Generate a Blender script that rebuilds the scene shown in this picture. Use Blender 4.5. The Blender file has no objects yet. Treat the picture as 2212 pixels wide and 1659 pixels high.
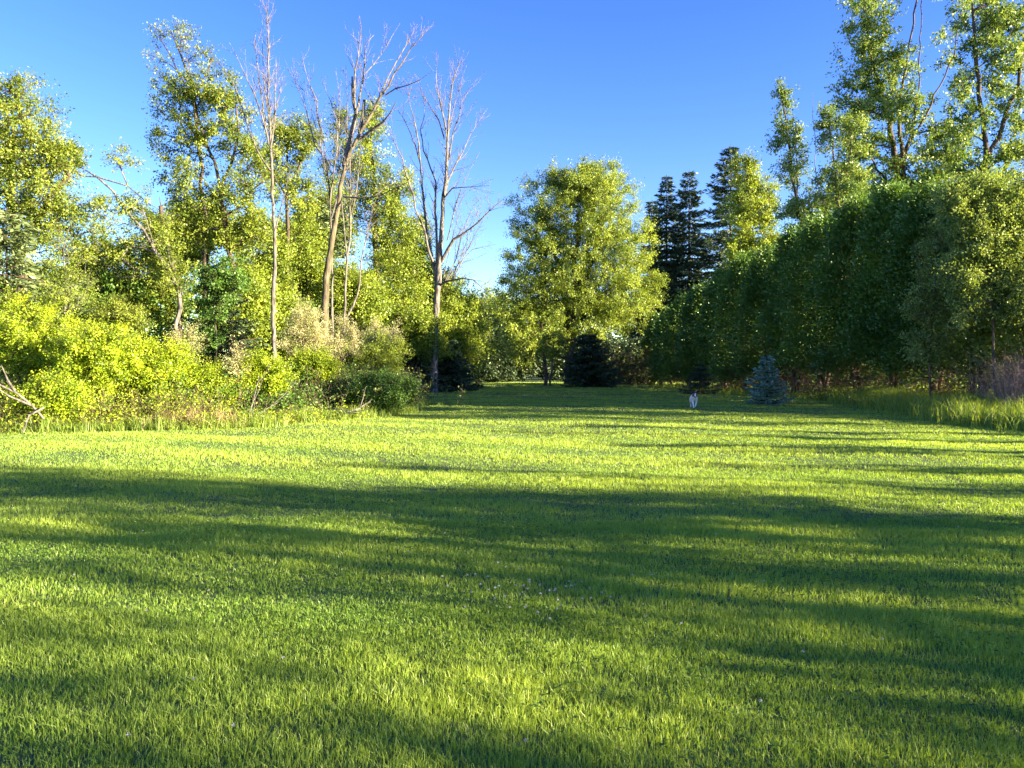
import bpy, math, random
import numpy as np
from mathutils import Vector

C = bpy.context.scene
R = math.radians
F = 1640.0          # focal length in the 2212-wide measuring grid
HZ = 795.0          # horizon row in that grid
CAMZ = 1.6

# ------------------------------------------------------------------ camera
cam_d = bpy.data.cameras.new('camera'); cam = bpy.data.objects.new('camera', cam_d)
C.collection.objects.link(cam); C.camera = cam
cam.location = (0, 0, CAMZ); cam.rotation_euler = (R(90), 0, 0)
cam_d.sensor_width = 36; cam_d.lens = 36 * F / 2212
cam_d.shift_y = -(829.5 - HZ) / 2212
cam_d.clip_start = 0.05; cam_d.clip_end = 3000

# ------------------------------------------------------------------ light
SUN_EL, SUN_AZ = 12.5, -18.0       # azimuth measured from +X, negative = behind the camera
w = bpy.data.worlds.new('World'); C.world = w; w.use_nodes = True
nt = w.node_tree; nt.nodes.clear()
sky = nt.nodes.new('ShaderNodeTexSky'); sky.sky_type = 'NISHITA'; sky.sun_disc = False
sky.sun_elevation = R(SUN_EL); sky.sun_rotation = R(90 - SUN_AZ)
sky.air_density = 1.0; sky.dust_density = 0.15; sky.ozone_density = 3.0
hs = nt.nodes.new('ShaderNodeHueSaturation'); hs.inputs['Saturation'].default_value = 1.26; hs.inputs['Hue'].default_value = .53
bg = nt.nodes.new('ShaderNodeBackground'); bg.inputs['Strength'].default_value = 0.069
wo = nt.nodes.new('ShaderNodeOutputWorld')
nt.links.new(sky.outputs[0], hs.inputs['Color']); nt.links.new(hs.outputs[0], bg.inputs['Color'])
nt.links.new(bg.outputs[0], wo.inputs['Surface'])
sd = bpy.data.lights.new('sun', 'SUN'); sd.energy = 5.0; sd.angle = R(0.55); sd.color = (1.0, 0.83, 0.54)
so = bpy.data.objects.new('sun', sd); C.collection.objects.link(so)
sv = Vector((math.cos(R(SUN_EL)) * math.cos(R(SUN_AZ)), math.cos(R(SUN_EL)) * math.sin(R(SUN_AZ)), math.sin(R(SUN_EL))))
so.rotation_euler = sv.to_track_quat('Z', 'Y').to_euler()
C.view_settings.view_transform = 'Standard'; C.view_settings.look = 'None'
C.view_settings.exposure = 2.8; C.view_settings.gamma = 1.0
C.cycles.max_bounces = 6; C.cycles.diffuse_bounces = 3; C.cycles.transmission_bounces = 4
C.cycles.transparent_max_bounces = 4; C.cycles.use_denoising = True
C.cycles.sample_clamp_indirect = 8

# ------------------------------------------------------------------ helpers
def P(U, V, d):
    return np.array([(U - 1106) / F * d, d, CAMZ + (HZ - V) / F * d])

def hgt(x, y):
    """gentle undulation of the lawn"""
    return (0.035 * np.sin(x * 0.31 + 1.3) * np.cos(y * 0.23) + 0.02 * np.sin(x * 0.9 + y * 0.55)
            + 0.012 * np.sin(x * 1.7 - y * 1.3 + 2))

def tag(o, label=None, cat=None, group=None, kind=None):
    if label: o['label'] = label
    if cat: o['category'] = cat
    if group: o['group'] = group
    if kind: o['kind'] = kind
    return o

def link(name, me, mat=None, parent=None):
    o = bpy.data.objects.new(name, me); C.collection.objects.link(o)
    if mat: me.materials.append(mat)
    if parent is not None: o.parent = parent
    return o

def empty(name, label, cat, loc, group=None):
    o = bpy.data.objects.new(name, None); C.collection.objects.link(o)
    o.location = loc; o.empty_display_size = 0.3
    return tag(o, label, cat, group)

def raw_mesh(name, verts, loops, sizes, tone=None, origin=(0, 0, 0), smooth=False):
    me = bpy.data.meshes.new(name)
    verts = np.asarray(verts, dtype=np.float32) - np.asarray(origin, dtype=np.float32)
    loops = np.asarray(loops, dtype=np.int32).ravel(); sizes = np.asarray(sizes, dtype=np.int32)
    me.vertices.add(len(verts)); me.vertices.foreach_set('co', verts.ravel())
    me.loops.add(len(loops)); me.loops.foreach_set('vertex_index', loops)
    st = np.zeros(len(sizes), dtype=np.int32); st[1:] = np.cumsum(sizes)[:-1]
    me.polygons.add(len(sizes)); me.polygons.foreach_set('loop_start', st)
    if smooth: me.polygons.foreach_set('use_smooth', np.ones(len(sizes), dtype=bool))
    if tone is not None:
        a = me.attributes.new('tone', 'FLOAT', 'POINT'); a.data.foreach_set('value', np.asarray(tone, dtype=np.float32))
    me.update(calc_edges=True)
    return me

class Tubes:
    def __init__(s): s.v = []; s.f = []; s.n = 0
    def add(s, pts, rad, sides=6):
        pts = np.asarray(pts, float); rad = np.asarray(rad, float); k = len(pts)
        t = np.gradient(pts, axis=0); t /= np.linalg.norm(t, axis=1)[:, None] + 1e-9
        ref = np.array([0.3, 1.0, 0.1]) if abs(t[0][2]) > .6 else np.array([0.05, 0.1, 1.0])
        a = np.cross(t, ref); a /= np.linalg.norm(a, axis=1)[:, None] + 1e-9
        b = np.cross(t, a)
        th = np.linspace(0, 2 * np.pi, sides, endpoint=False)
        ring = pts[:, None, :] + rad[:, None, None] * (np.cos(th)[None, :, None] * a[:, None, :] + np.sin(th)[None, :, None] * b[:, None, :])
        s.v.append(ring.reshape(-1, 3))
        i = np.arange(k - 1)[:, None] * sides; j = np.arange(sides)[None, :]; j2 = (j + 1) % sides
        q = np.stack([i + j, i + j2, i + sides + j2, i + sides + j], -1).reshape(-1, 4) + s.n
        s.f.append(q); s.n += k * sides
    def sticks(s, a, b, r):
        """many straight thin 3-sided twigs at once"""
        a = np.asarray(a); b = np.asarray(b); n = len(a)
        if n == 0: return
        d = b - a; d /= np.linalg.norm(d, axis=1)[:, None] + 1e-9
        x = np.cross(d, np.array([.31, .77, .55])); x /= np.linalg.norm(x, axis=1)[:, None] + 1e-9
        y = np.cross(d, x); r = np.broadcast_to(np.asarray(r, float), (n,))[:, None]
        vs = []
        for q, sc in ((a, 1.0), (b, .35)):
            for k in range(3):
                th = k * 2.0944
                vs.append(q + r * sc * (math.cos(th) * x + math.sin(th) * y))
        v = np.stack(vs, 1).reshape(-1, 3)
        base = np.arange(n)[:, None, None] * 6
        q = np.array([[0, 1, 4, 3], [1, 2, 5, 4], [2, 0, 3, 5]])[None]
        s.f.append((base + q).reshape(-1, 4) + s.n); s.v.append(v); s.n += n * 6
    def build(s, name, mat, parent=None, origin=(0, 0, 0)):
        v = np.concatenate(s.v); f = np.concatenate(s.f)
        return link(name, raw_mesh(name, v, f, np.full(len(f), 4), None, origin, True), mat, parent)

class Leaves:
    def __init__(s): s.v = []; s.t = []
    def add(s, pos, dirs, nrm, ln, wd, tone):
        n = len(pos)
        dirs = dirs / (np.linalg.norm(dirs, axis=1)[:, None] + 1e-9)
        side = np.cross(dirs, nrm); side /= np.linalg.norm(side, axis=1)[:, None] + 1e-9
        ln = np.broadcast_to(np.asarray(ln, float), (n,))[:, None]; wd = np.broadcast_to(np.asarray(wd, float), (n,))[:, None]
        up = np.cross(side, dirs)
        a = pos; m = pos + dirs * ln * .45; tip = pos + dirs * ln
        v = np.stack([a, m + side * wd * .5 + up * wd * .12, tip, m - side * wd * .5 + up * wd * .12], 1)
        s.v.append(v.reshape(-1, 3)); s.t.append(np.repeat(np.clip(tone, 0, 1), 4))
    def build(s, name, mat, parent=None, origin=(0, 0, 0)):
        v = np.concatenate(s.v); t = np.concatenate(s.t); n = len(v) // 4
        return link(name, raw_mesh(name, v, np.arange(n * 4), np.full(n, 4), t, origin), mat, parent)

def unit(rng, n):
    v = rng.normal(size=(n, 3)); return v / np.linalg.norm(v, axis=1)[:, None]

# ------------------------------------------------------------------ materials
def mat_new(name):
    m = bpy.data.materials.new(name); m.use_nodes = True; m.node_tree.nodes.clear()
    return m, m.node_tree.nodes, m.node_tree.links

def leaf_mat(name, dark, light, trans=0.45, tcol=None, gloss=0.025):
    m, N, L = mat_new(name)
    at = N.new('ShaderNodeAttribute'); at.attribute_name = 'tone'
    cr = N.new('ShaderNodeValToRGB')
    cr.color_ramp.elements[0].color = (*dark, 1); cr.color_ramp.elements[1].color = (*light, 1)
    L.new(at.outputs['Fac'], cr.inputs[0])
    df = N.new('ShaderNodeBsdfDiffuse'); L.new(cr.outputs[0], df.inputs['Color'])
    tr = N.new('ShaderNodeBsdfTranslucent')
    mx = N.new('ShaderNodeMixRGB'); mx.blend_type = 'MULTIPLY'; mx.inputs[0].default_value = 1
    mx.inputs[2].default_value = (*(tcol or (1.5, 1.35, .5)), 1); L.new(cr.outputs[0], mx.inputs[1]); L.new(mx.outputs[0], tr.inputs['Color'])
    ms = N.new('ShaderNodeMixShader'); ms.inputs[0].default_value = trans
    L.new(df.outputs[0], ms.inputs[1]); L.new(tr.outputs[0], ms.inputs[2])
    gl = N.new('ShaderNodeBsdfGlossy'); gl.inputs['Roughness'].default_value = .45; gl.inputs['Color'].default_value = (.9, .95, .8, 1)
    m2 = N.new('ShaderNodeMixShader'); m2.inputs[0].default_value = gloss
    L.new(ms.outputs[0], m2.inputs[1]); L.new(gl.outputs[0], m2.inputs[2])
    o = N.new('ShaderNodeOutputMaterial'); L.new(m2.outputs[0], o.inputs[0])
    return m

def bark_mat(name, a, b, scale=6.0, bump=.6):
    m, N, L = mat_new(name)
    tc = N.new('ShaderNodeTexCoord'); mp = N.new('ShaderNodeMapping'); mp.inputs['Scale'].default_value = (1, 1, .22)
    no = N.new('ShaderNodeTexNoise'); no.inputs['Scale'].default_value = scale; no.inputs['Detail'].default_value = 6
    cr = N.new('ShaderNodeValToRGB'); cr.color_ramp.elements[0].position = .35; cr.color_ramp.elements[1].position = .68
    cr.color_ramp.elements[0].color = (*a, 1); cr.color_ramp.elements[1].color = (*b, 1)
    bp = N.new('ShaderNodeBump'); bp.inputs['Strength'].default_value = bump; bp.inputs['Distance'].default_value = .04
    pr = N.new('ShaderNodeBsdfPrincipled'); pr.inputs['Roughness'].default_value = .9
    o = N.new('ShaderNodeOutputMaterial')
    L.new(tc.outputs['Object'], mp.inputs[0]); L.new(mp.outputs[0], no.inputs[0]); L.new(no.outputs[0], cr.inputs[0])
    L.new(cr.outputs[0], pr.inputs['Base Color']); L.new(no.outputs[0], bp.inputs['Height']); L.new(bp.outputs[0], pr.inputs['Normal'])
    L.new(pr.outputs[0], o.inputs[0])
    return m

M = dict(
    lime=leaf_mat('lime_leaves', (.09, .18, .006), (.46, .56, .03), .40),
    green=leaf_mat('green_leaves', (.055, .105, .010), (.27, .33, .04), .36),
    yellow=leaf_mat('yellow_green_leaves', (.06, .11, .010), (.33, .42, .05), .38),
    maple=leaf_mat('maple_leaves', (.06, .115, .014), (.33, .42, .06), .40),
    poplar=leaf_mat('poplar_leaves', (.055, .12, .025), (.23, .315, .08), .42, gloss=.04),
    silver=leaf_mat('silver_leaves', (.20, .23, .08), (.66, .62, .34), .35, (1.2, 1.15, .7)),
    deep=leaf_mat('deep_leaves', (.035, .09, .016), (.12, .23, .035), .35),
    brush=leaf_mat('brush_leaves', (.05, .085, .02), (.18, .23, .06), .35),
    cedar=leaf_mat('cedar_sprays', (.022, .075, .014), (.14, .25, .04), .22, gloss=.04),
    paler=leaf_mat('pale_cedar_sprays', (.08, .14, .03), (.31, .40, .12), .35),
    spruce=leaf_mat('spruce_needles', (.02, .042, .022), (.075, .115, .055), .12, gloss=.03),
    bluesp=leaf_mat('blue_spruce_needles', (.07, .17, .11), (.36, .54, .40), .12, (1, 1.1, 1), gloss=.04),
    pine=leaf_mat('pine_needles', (0.075, 0.120, 0.045), (0.240, 0.300, 0.135), .25),
    rust=leaf_mat('rusty_leaves', (.16, .09, .035), (.38, .26, .11), .35, (1.2, 1, .7)),
    grass=leaf_mat('grass_blades', (.10, .225, .03), (.36, .46, .07), .45, (1.35, 1.3, .45), gloss=.03),
    tall=leaf_mat('tall_grass_blades', (0.090, 0.180, 0.018), (0.330, 0.420, 0.090), .5),
    straw=leaf_mat('straw_blades', (.25, .17, .09), (.50, .38, .22), .35, (1.1, 1, .8)),
    bark=bark_mat('grey_brown_bark', (.055, .038, .026), (.20, .15, .11)),
    dead=bark_mat('bare_pale_wood', (.035, .030, .026), (.21, .19, .17), 12.0, 1.0),
    dark=bark_mat('dark_bark', (.03, .022, .016), (.10, .07, .05)),
    twig=bark_mat('brown_twigs', (.045, .028, .02), (.17, .11, .08)),
    pink=bark_mat('dry_pinkish_twigs', (.20, .12, .085), (.50, .34, .26)),
    mossy=bark_mat('mossy_bark', (.035, .035, .018), (.17, .13, .08), 7.0, 1.0),
)

# ------------------------------------------------------------------ tree growing
def resample(pl, step):
    pl = np.asarray(pl, float); out = [pl[0]]
    for a, b in zip(pl[:-1], pl[1:]):
        k = max(1, int(np.linalg.norm(b - a) / step))
        for i in range(1, k + 1): out.append(a + (b - a) * i / k)
    return np.array(out)

def skeleton(rng, trunks, targets, R0, tip, step=.7, sides=6, tb=None, wob=.05, arch=.14):
    cap = 60000
    pos = np.zeros((cap, 3)); par = np.full(cap, -1, int); n = 0; chains = []
    for pl in trunks:
        q = resample(pl, step); q[1:-1] += rng.normal(size=(len(q) - 2, 3)) * wob
        start = -1
        if n:
            d = np.linalg.norm(pos[:n] - q[0], axis=1); j = int(np.argmin(d))
            if d[j] < 2.0: start = j; q = q[1:]
        ids = []
        for p in q:
            pos[n] = p; par[n] = ids[-1] if ids else start; ids.append(n); n += 1
        chains.append((start, ids))
    nt_ = n
    if len(targets):
        dt = np.array([np.min(np.linalg.norm(pos[:nt_] - t, axis=1)) for t in targets])
        for ti in np.argsort(dt):
            t = targets[ti]; dv = t - pos[:n]; d = np.linalg.norm(dv, axis=1)
            cost = d + 1.3 * np.maximum(0, -dv[:, 2] + .25 * d)
            j = int(np.argmin(cost)); L = d[j]; k = max(2, int(L / step))
            c = pos[j] + (t - pos[j]) * .5 + np.array([0, 0, arch * L]) + rng.normal(size=3) * .07 * L
            ids = []
            for i in range(1, k + 1):
                s = i / k; p = (1 - s) ** 2 * pos[j] + 2 * s * (1 - s) * c + s * s * t
                if i < k: p = p + rng.normal(size=3) * .03 * L / k * 2
                pos[n] = p; par[n] = ids[-1] if ids else j; ids.append(n); n += 1
            chains.append((j, ids))
    wgt = np.zeros(n)
    for st, ids in chains: wgt[ids[-1]] += 1
    for i in range(n - 1, -1, -1):
        if par[i] >= 0: wgt[par[i]] += wgt[i]
    wmax = max(wgt.max(), 2); p = math.log(R0 / tip) / math.log(wmax)
    rad = tip * np.maximum(wgt, 1) ** p
    for ci, (st, ids) in enumerate(chains):
        r = rad[ids].copy(); pp = pos[ids]
        if ci < len(trunks):     # visible stems keep a smooth taper
            r = np.maximum(r, np.linspace(r[0], tip, len(r)) * .8)
            if st < 0: r[0] *= 1.35
        if st >= 0:
            pp = np.vstack([pos[st], pp]); r = np.concatenate([[min(rad[st], r[0] * 1.15)], r])
        if len(pp) > 1: tb.add(pp, r, sides if r[0] > .03 else 4)
    return pos[:n]

def sample_blob(rng, c, rad, n, shell=.5):
    d = unit(rng, n); r = rng.random(n) ** shell
    return c + d * r[:, None] * np.asarray(rad)

def foliage(rng, lv, tb, cl, rc, m, leaf, asp=.62, outward=None, twigs=True, droop=0.0, tone_c=None, nt_=7, up=.4, twr=.006):
    """leafy twigs radiating from the clump centres cl"""
    n = len(cl)
    if n == 0: return
    rc = np.broadcast_to(np.asarray(rc, float), (n,))
    td = unit(rng, n * nt_).reshape(n, nt_, 3)
    td[..., 2] = td[..., 2] * .75 + up - droop
    if outward is not None:
        o = cl - outward; o /= np.linalg.norm(o, axis=1)[:, None] + 1e-6; td += o[:, None, :] * .6
    td /= np.linalg.norm(td, axis=2)[..., None]
    tl = rc[:, None] * rng.uniform(.5, 1.15, (n, nt_))
    ci = np.repeat(np.arange(n), m); ti = rng.integers(0, nt_, n * m)
    t = rng.random(n * m) ** .7
    dd = td[ci, ti]; ll = tl[ci, ti]
    pos = cl[ci] + dd * (ll * t)[:, None] + rng.normal(size=(n * m, 3)) * (rc[ci] * .13)[:, None]
    dirs = dd * .5 + unit(rng, n * m); dirs[:, 2] -= .25 + droop
    nrm = unit(rng, n * m) * .8; nrm[:, 2] += .3
    if outward is not None: nrm += o[ci] * .75
    tc = rng.random(n) if tone_c is None else tone_c
    tone = .72 * tc[ci] + .28 * rng.random(n * m)
    sz = leaf * rng.uniform(.6, 1.35, n * m)
    lv.add(pos, dirs, nrm, sz, sz * asp, tone)
    if twigs:
        a = np.repeat(cl, nt_, 0); b = a + (td * tl[..., None]).reshape(-1, 3)
        tb.sticks(a, b, twr)

def base_pt(U, d): return np.array([(U - 1106) / F * d, d, 0.0])

def broadleaf(name, label, cat, seed, d, baseU, trunks, blobs, mat, R0=.22, leaf=.14, m=90, rc=.9, thick=.9,
              bark='bark', group=None, shell=.45, droop=0, up=.4, asp=.62, extra=None, tip=.012, crown='crown', dbase=None, nt_=7, twigs=True):
    """trunks: list of px polylines [(U,V) or (U,V,depth offset)], blobs: (U,V,ru,rv,n clumps[,depth offset])"""
    rng = np.random.default_rng(seed)
    b = base_pt(baseU, d if dbase is None else dbase)
    root = empty(name, label, cat, b, group)
    tr = []
    for i, pl in enumerate(trunks):
        q = [P(p[0], p[1], d + (p[2] if len(p) > 2 else 0)) for p in pl]
        if i == 0: q = [b - np.array([0, 0, .15])] + q
        tr.append(q)
    cl = []; bl = []; mean = []
    for bb in blobs:
        dd = d + (bb[5] if len(bb) > 5 else 0)
        c = P(bb[0], bb[1], dd); ru, rv = bb[2] / F * dd, bb[3] / F * dd
        s = sample_blob(rng, c, (ru, thick * ru if ru < 1.6 * rv else thick * rv * 1.2, rv), bb[4], shell)
        cl.append(s); mean.append(np.repeat(c[None], bb[4], 0))
    cl = np.concatenate(cl); mean = np.concatenate(mean)
    keep = cl[:, 2] > .25; cl = cl[keep]; mean = mean[keep]
    tb = Tubes(); lv = Leaves()
    skeleton(rng, tr, cl, R0, tip, tb=tb)
    tc = np.clip(.5 + .34 * rng.normal(size=len(cl)), 0, 1)
    foliage(rng, lv, tb, cl, rc * rng.uniform(.7, 1.25, len(cl)), int(m * 1.4), leaf * .74, asp, mean, twigs=twigs, droop=droop, tone_c=tc, up=up, nt_=nt_, twr=max(.004, .00012 * d))
    tb.build('trunk', M[bark], root, b); lv.build(crown, M[mat], root, b)
    return root

# conifer with tiered boughs
def conifer(name, label, cat, seed, base, H, Rb, mat='spruce', tiers=26, per=9, z0=.06, needle=.22, dens=26, droop=.35,
            upturn=.25, group=None, thin=1.0, shape=.85, lean=(0, 0), nw=.28):
    rng = np.random.default_rng(seed); base = np.asarray(base, float)
    root = empty(name, label, cat, base, group)
    tb = Tubes(); lv = Leaves()
    zt = np.linspace(0, H, 12); tp = np.stack([base[0] + lean[0] * zt / H, base[1] + lean[1] * zt / H, base[2] + zt - .1], 1)
    tb.add(tp, np.linspace(max(.05, H * .014), .012, 12), 7)
    P_, D_, S_, T_ = [], [], [], []
    for i in range(tiers):
        t = z0 + (1 - z0) * (i + rng.uniform(-.3, .3)) / tiers
        t = min(max(t, z0), .985)
        Lb = Rb * (1 - t) ** shape * (1.0 if t > z0 + .08 else .85) + .06 * Rb
        a0 = rng.uniform(0, 6.28)
        for k in range(per):
            if rng.random() < .12: continue
            a = a0 + k * 6.283 / per + rng.normal() * .3; L = Lb * rng.uniform(.5, 1.2)
            o = np.array([math.cos(a), math.sin(a), 0]); s = np.linspace(0, 1, 7)
            z = (.18 * (t > .75) * s - droop * s + upturn * s ** 2.2) * L
            c = tp[0] + (tp[-1] - tp[0]) * t
            pts = c + o * (s * L)[:, None] + np.array([0, 0, 1]) * z[:, None]
            tb.add(pts, np.linspace(.012 + .012 * L, .005, 7), 4)
            n = max(6, int(dens * L * thin))
            u = rng.random(n) ** .75; j = np.minimum((u * 6).astype(int), 5); fr = u * 6 - j
            p = pts[j] * (1 - fr)[:, None] + pts[j + 1] * fr[:, None]
            side = np.array([-o[1], o[0], 0]); sg = rng.choice([-1, 1], n)
            wdt = .30 * L * (1.05 - u) * rng.random(n)
            p = p + side * (sg * wdt)[:, None]; p[:, 2] -= .25 * wdt + rng.random(n) * needle * .35
            dr = o * .8 + side * (sg * rng.uniform(.2, 1.1, n))[:, None] + np.array([0, 0, 1]) * (rng.normal(size=n) * .35 - .15)[:, None]
            P_.append(p); D_.append(dr); S_.append(np.full(n, needle) * rng.uniform(.6, 1.3, n)); T_.append(np.full(n, rng.random() * .5) + rng.random(n) * .5)
    p = np.concatenate(P_); dr = np.concatenate(D_); sz = np.concatenate(S_); tt = np.concatenate(T_)
    nr = unit(rng, len(p)) * .8; nr[:, 2] += .6
    lv.add(p, dr, nr, sz, sz * nw, tt)
    tb.build('trunk', M['dark'], root, base); lv.build('crown', M[mat], root, base)
    return root

def arborvitae(name, label, seed, base, H, Rw, zlow, mat='cedar', n=15000, group=None, spray=.24):
    rng = np.random.default_rng(seed); base = np.asarray(base, float)
    root = empty(name, label, 'hedge tree', base, group)
    tb = Tubes(); lv = Leaves()
    for k in range(4):
        a = rng.uniform(0, 6.28); q = [base + [rng.normal() * .15, rng.normal() * .15, -.1]]
        for t in (.15, .3, .55, .8): q.append(base + np.array([math.cos(a) * Rw * .35 * t * 1.5, math.sin(a) * Rw * .35 * t * 1.5, H * t]) + rng.normal(size=3) * .08)
        tb.add(resample(q, .8), np.linspace(.11, .02, len(resample(q, .8))), 6)
    # lumps: foliage pads on an egg-shaped outline
    nl = 230; t = rng.random(nl) ** .85; az = rng.uniform(0, 6.28, nl)
    prof = lambda t: np.sqrt(np.clip(1 - (np.clip(t, 0, 1)) ** 1.7, 0, 1)) * (.72 + .28 * np.clip(t / .22, 0, 1))
    rr = Rw * prof(t) * rng.uniform(.55, 1.08, nl)
    lc = np.stack([np.cos(az) * rr, np.sin(az) * rr, zlow + (H - zlow) * t], 1) + base
    tb.sticks(np.stack([np.full(nl, base[0]), np.full(nl, base[1]), lc[:, 2] - rr * .7], 1).clip(min=[-1e9, -1e9, .6]), lc, .014)
    ci = rng.integers(0, nl, n); s = rng.normal(size=(n, 3)) * np.array([.24, .24, .27]) * (Rw / 1.6)
    pos = lc[ci] + s
    o = pos - np.array([base[0], base[1], 0]); o[:, 2] = 0; o /= np.linalg.norm(o, axis=1)[:, None] + 1e-6
    dirs = o * .7 + unit(rng, n) * .65; dirs[:, 2] += .35
    nr = unit(rng, n); tc = rng.random(nl)
    sz = spray * rng.uniform(.55, 1.3, n)
    lv.add(pos, dirs, nr, sz, sz * .42, .55 * tc[ci] + .25 * rng.random(n) + .2 * (seed * .37 % 1))
    # bare dead twigs under the skirt
    nb = 170; a = rng.uniform(0, 6.28, nb); z = rng.uniform(.35, zlow + .7, nb)
    p0 = np.stack([base[0] + np.cos(a) * .12, base[1] + np.sin(a) * .12, z], 1)
    L = rng.uniform(.4, 1.15, nb) * Rw * .8
    p1 = p0 + np.stack([np.cos(a) * L, np.sin(a) * L, rng.normal(size=nb) * .25], 1)
    tb.sticks(p0, p1, .011)
    k = np.repeat(np.arange(nb), 4); f = rng.random(nb * 4)[:, None]; m0 = p0[k] * (1 - f) + p1[k] * f
    tb.sticks(m0, m0 + unit(rng, nb * 4) * rng.uniform(.15, .45, nb * 4)[:, None], .006)
    tb.build('trunk', M['twig'], root, base); lv.build('crown', M[mat], root, base)
    return root

def dead_tree(name, label, seed, d, baseU, limbs, mat='dead', ntw=5, twl=1.6, cat='dead tree', tmat=None):
    """limbs: (px polyline, r0, r1, depth drift, twig density)"""
    rng = np.random.default_rng(seed); b = base_pt(baseU, d); root = empty(name, label, cat, b)
    tr = Tubes(); br = Tubes()
    for i, (pl, r0, r1, dy) in enumerate(limbs):
        k = len(pl); q = [P(u, v, d + dy * (j / max(1, k - 1))) for j, (u, v) in enumerate(pl)]
        if i == 0: q = [b - np.array([0, 0, .1])] + q
        q = resample(q, .5); q[1:-1] += rng.normal(size=(len(q) - 2, 3)) * min(.018, r0 * .3)
        rr = np.linspace(r0, r1, len(q))
        if i == 0: rr[0] *= 1.35; rr[1] *= 1.1
        rr *= rng.uniform(.9, 1.1, len(rr))
        (tr if i == 0 else br).add(q, rr, 8 if r0 > .08 else 5)
        tot = np.linalg.norm(q[-1] - q[0]); nn = int(ntw * tot / 2.2)
        lo = .62 if i == 0 else .25
        for _ in range(nn):
            s = rng.uniform(lo, 1); j = min(int(s * (len(q) - 1)), len(q) - 2)
            ax = q[j + 1] - q[j]; ax /= np.linalg.norm(ax)
            dv = ax * rng.uniform(.6, 1.2) + unit(rng, 1)[0] * .75; dv[2] += .25; dv /= np.linalg.norm(dv)
            L = twl * rng.uniform(.35, 1.1) * (1.25 - s * .6)
            p = [q[j]]
            for e in range(5):
                dv = dv + rng.normal(size=3) * .16 + np.array([0, 0, .07]); dv /= np.linalg.norm(dv); p.append(p[-1] + dv * L / 5)
            p = np.array(p); r = min(rr[j] * .45, .022)
            br.add(p, np.linspace(r, .005, 6), 4)
            for _2 in range(3):
                j2 = rng.integers(1, 5); dv2 = dv + unit(rng, 1)[0] * .8; dv2 /= np.linalg.norm(dv2)
                e0 = p[j2]; e1 = e0 + dv2 * L * .35; br.sticks(e0[None], e1[None], .007)
    tr.build('trunk', M[tmat or mat], root, b); br.build('branches', M[mat], root, b)
    return root

# ------------------------------------------------------------------ ground
def ground():
    xs = np.concatenate([np.linspace(-900, -60, 12), np.linspace(-50, 50, 161), np.linspace(60, 900, 12)])
    ys = np.concatenate([np.linspace(-300, -12, 8), np.linspace(-8, 92, 161), np.linspace(100, 1600, 16)])
    X, Y = np.meshgrid(xs, ys); Z = hgt(X, Y)
    far = (np.abs(X) > 50) | (Y > 92) | (Y < -8); Z[far] = 0
    nx, ny = len(xs), len(ys); v = np.stack([X, Y, Z], -1).reshape(-1, 3)
    i, j = np.meshgrid(np.arange(nx - 1), np.arange(ny - 1)); a = (j * nx + i).ravel()
    f = np.stack([a, a + 1, a + nx + 1, a + nx], 1)
    m, N, L = mat_new('lawn_soil')
    tc = N.new('ShaderNodeTexCoord'); n1 = N.new('ShaderNodeTexNoise'); n1.inputs['Scale'].default_value = .5; n1.inputs['Detail'].default_value = 8
    n2 = N.new('ShaderNodeTexNoise'); n2.inputs['Scale'].default_value = 28; n2.inputs['Detail'].default_value = 4
    mp = N.new('ShaderNodeMapping'); mp.inputs['Scale'].default_value = (1, 1, 1)
    c1 = N.new('ShaderNodeValToRGB'); c1.color_ramp.elements[0].color = (.035, .065, .010, 1); c1.color_ramp.elements[1].color = (.085, .13, .018, 1)
    c1.color_ramp.elements[0].position = .35; c1.color_ramp.elements[1].position = .65
    mx = N.new('ShaderNodeMixRGB'); mx.blend_type = 'MIX'; mx.inputs[2].default_value = (.06, .055, .022, 1)
    c2 = N.new('ShaderNodeValToRGB'); c2.color_ramp.elements[0].position = .55; c2.color_ramp.elements[1].position = .75
    bp = N.new('ShaderNodeBump'); bp.inputs['Distance'].default_value = .05; bp.inputs['Strength'].default_value = .8
    pr = N.new('ShaderNodeBsdfPrincipled'); pr.inputs['Roughness'].default_value = 1; o = N.new('ShaderNodeOutputMaterial')
    L.new(tc.outputs['Object'], n1.inputs[0]); L.new(tc.outputs['Object'], n2.inputs[0])
    L.new(n1.outputs[0], c1.inputs[0]); L.new(n2.outputs[0], c2.inputs[0]); L.new(c2.outputs[0], mx.inputs[0]); L.new(c1.outputs[0], mx.inputs[1])
    L.new(mx.outputs[0], pr.inputs['Base Color']); L.new(n2.outputs[0], bp.inputs['Height']); L.new(bp.outputs[0], pr.inputs['Normal'])
    L.new(pr.outputs[0], o.inputs[0])
    g = link('ground', raw_mesh('ground', v, f, np.full(len(f), 4), None, (0, 0, 0), True), m)
    g['kind'] = 'structure'
ground()

def vnoise(x, y, s, seed=0):
    """cheap smooth value noise"""
    rng = np.random.default_rng(seed); T = rng.random((64, 64))
    u = x / s; v = y / s; i = np.floor(u).astype(int); j = np.floor(v).astype(int); fu = u - i; fv = v - j
    fu = fu * fu * (3 - 2 * fu); fv = fv * fv * (3 - 2 * fv)
    g = lambda a, b: T[a % 64, b % 64]
    return (g(i, j) * (1 - fu) + g(i + 1, j) * fu) * (1 - fv) + (g(i, j + 1) * (1 - fu) + g(i + 1, j + 1) * fu) * fv

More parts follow.
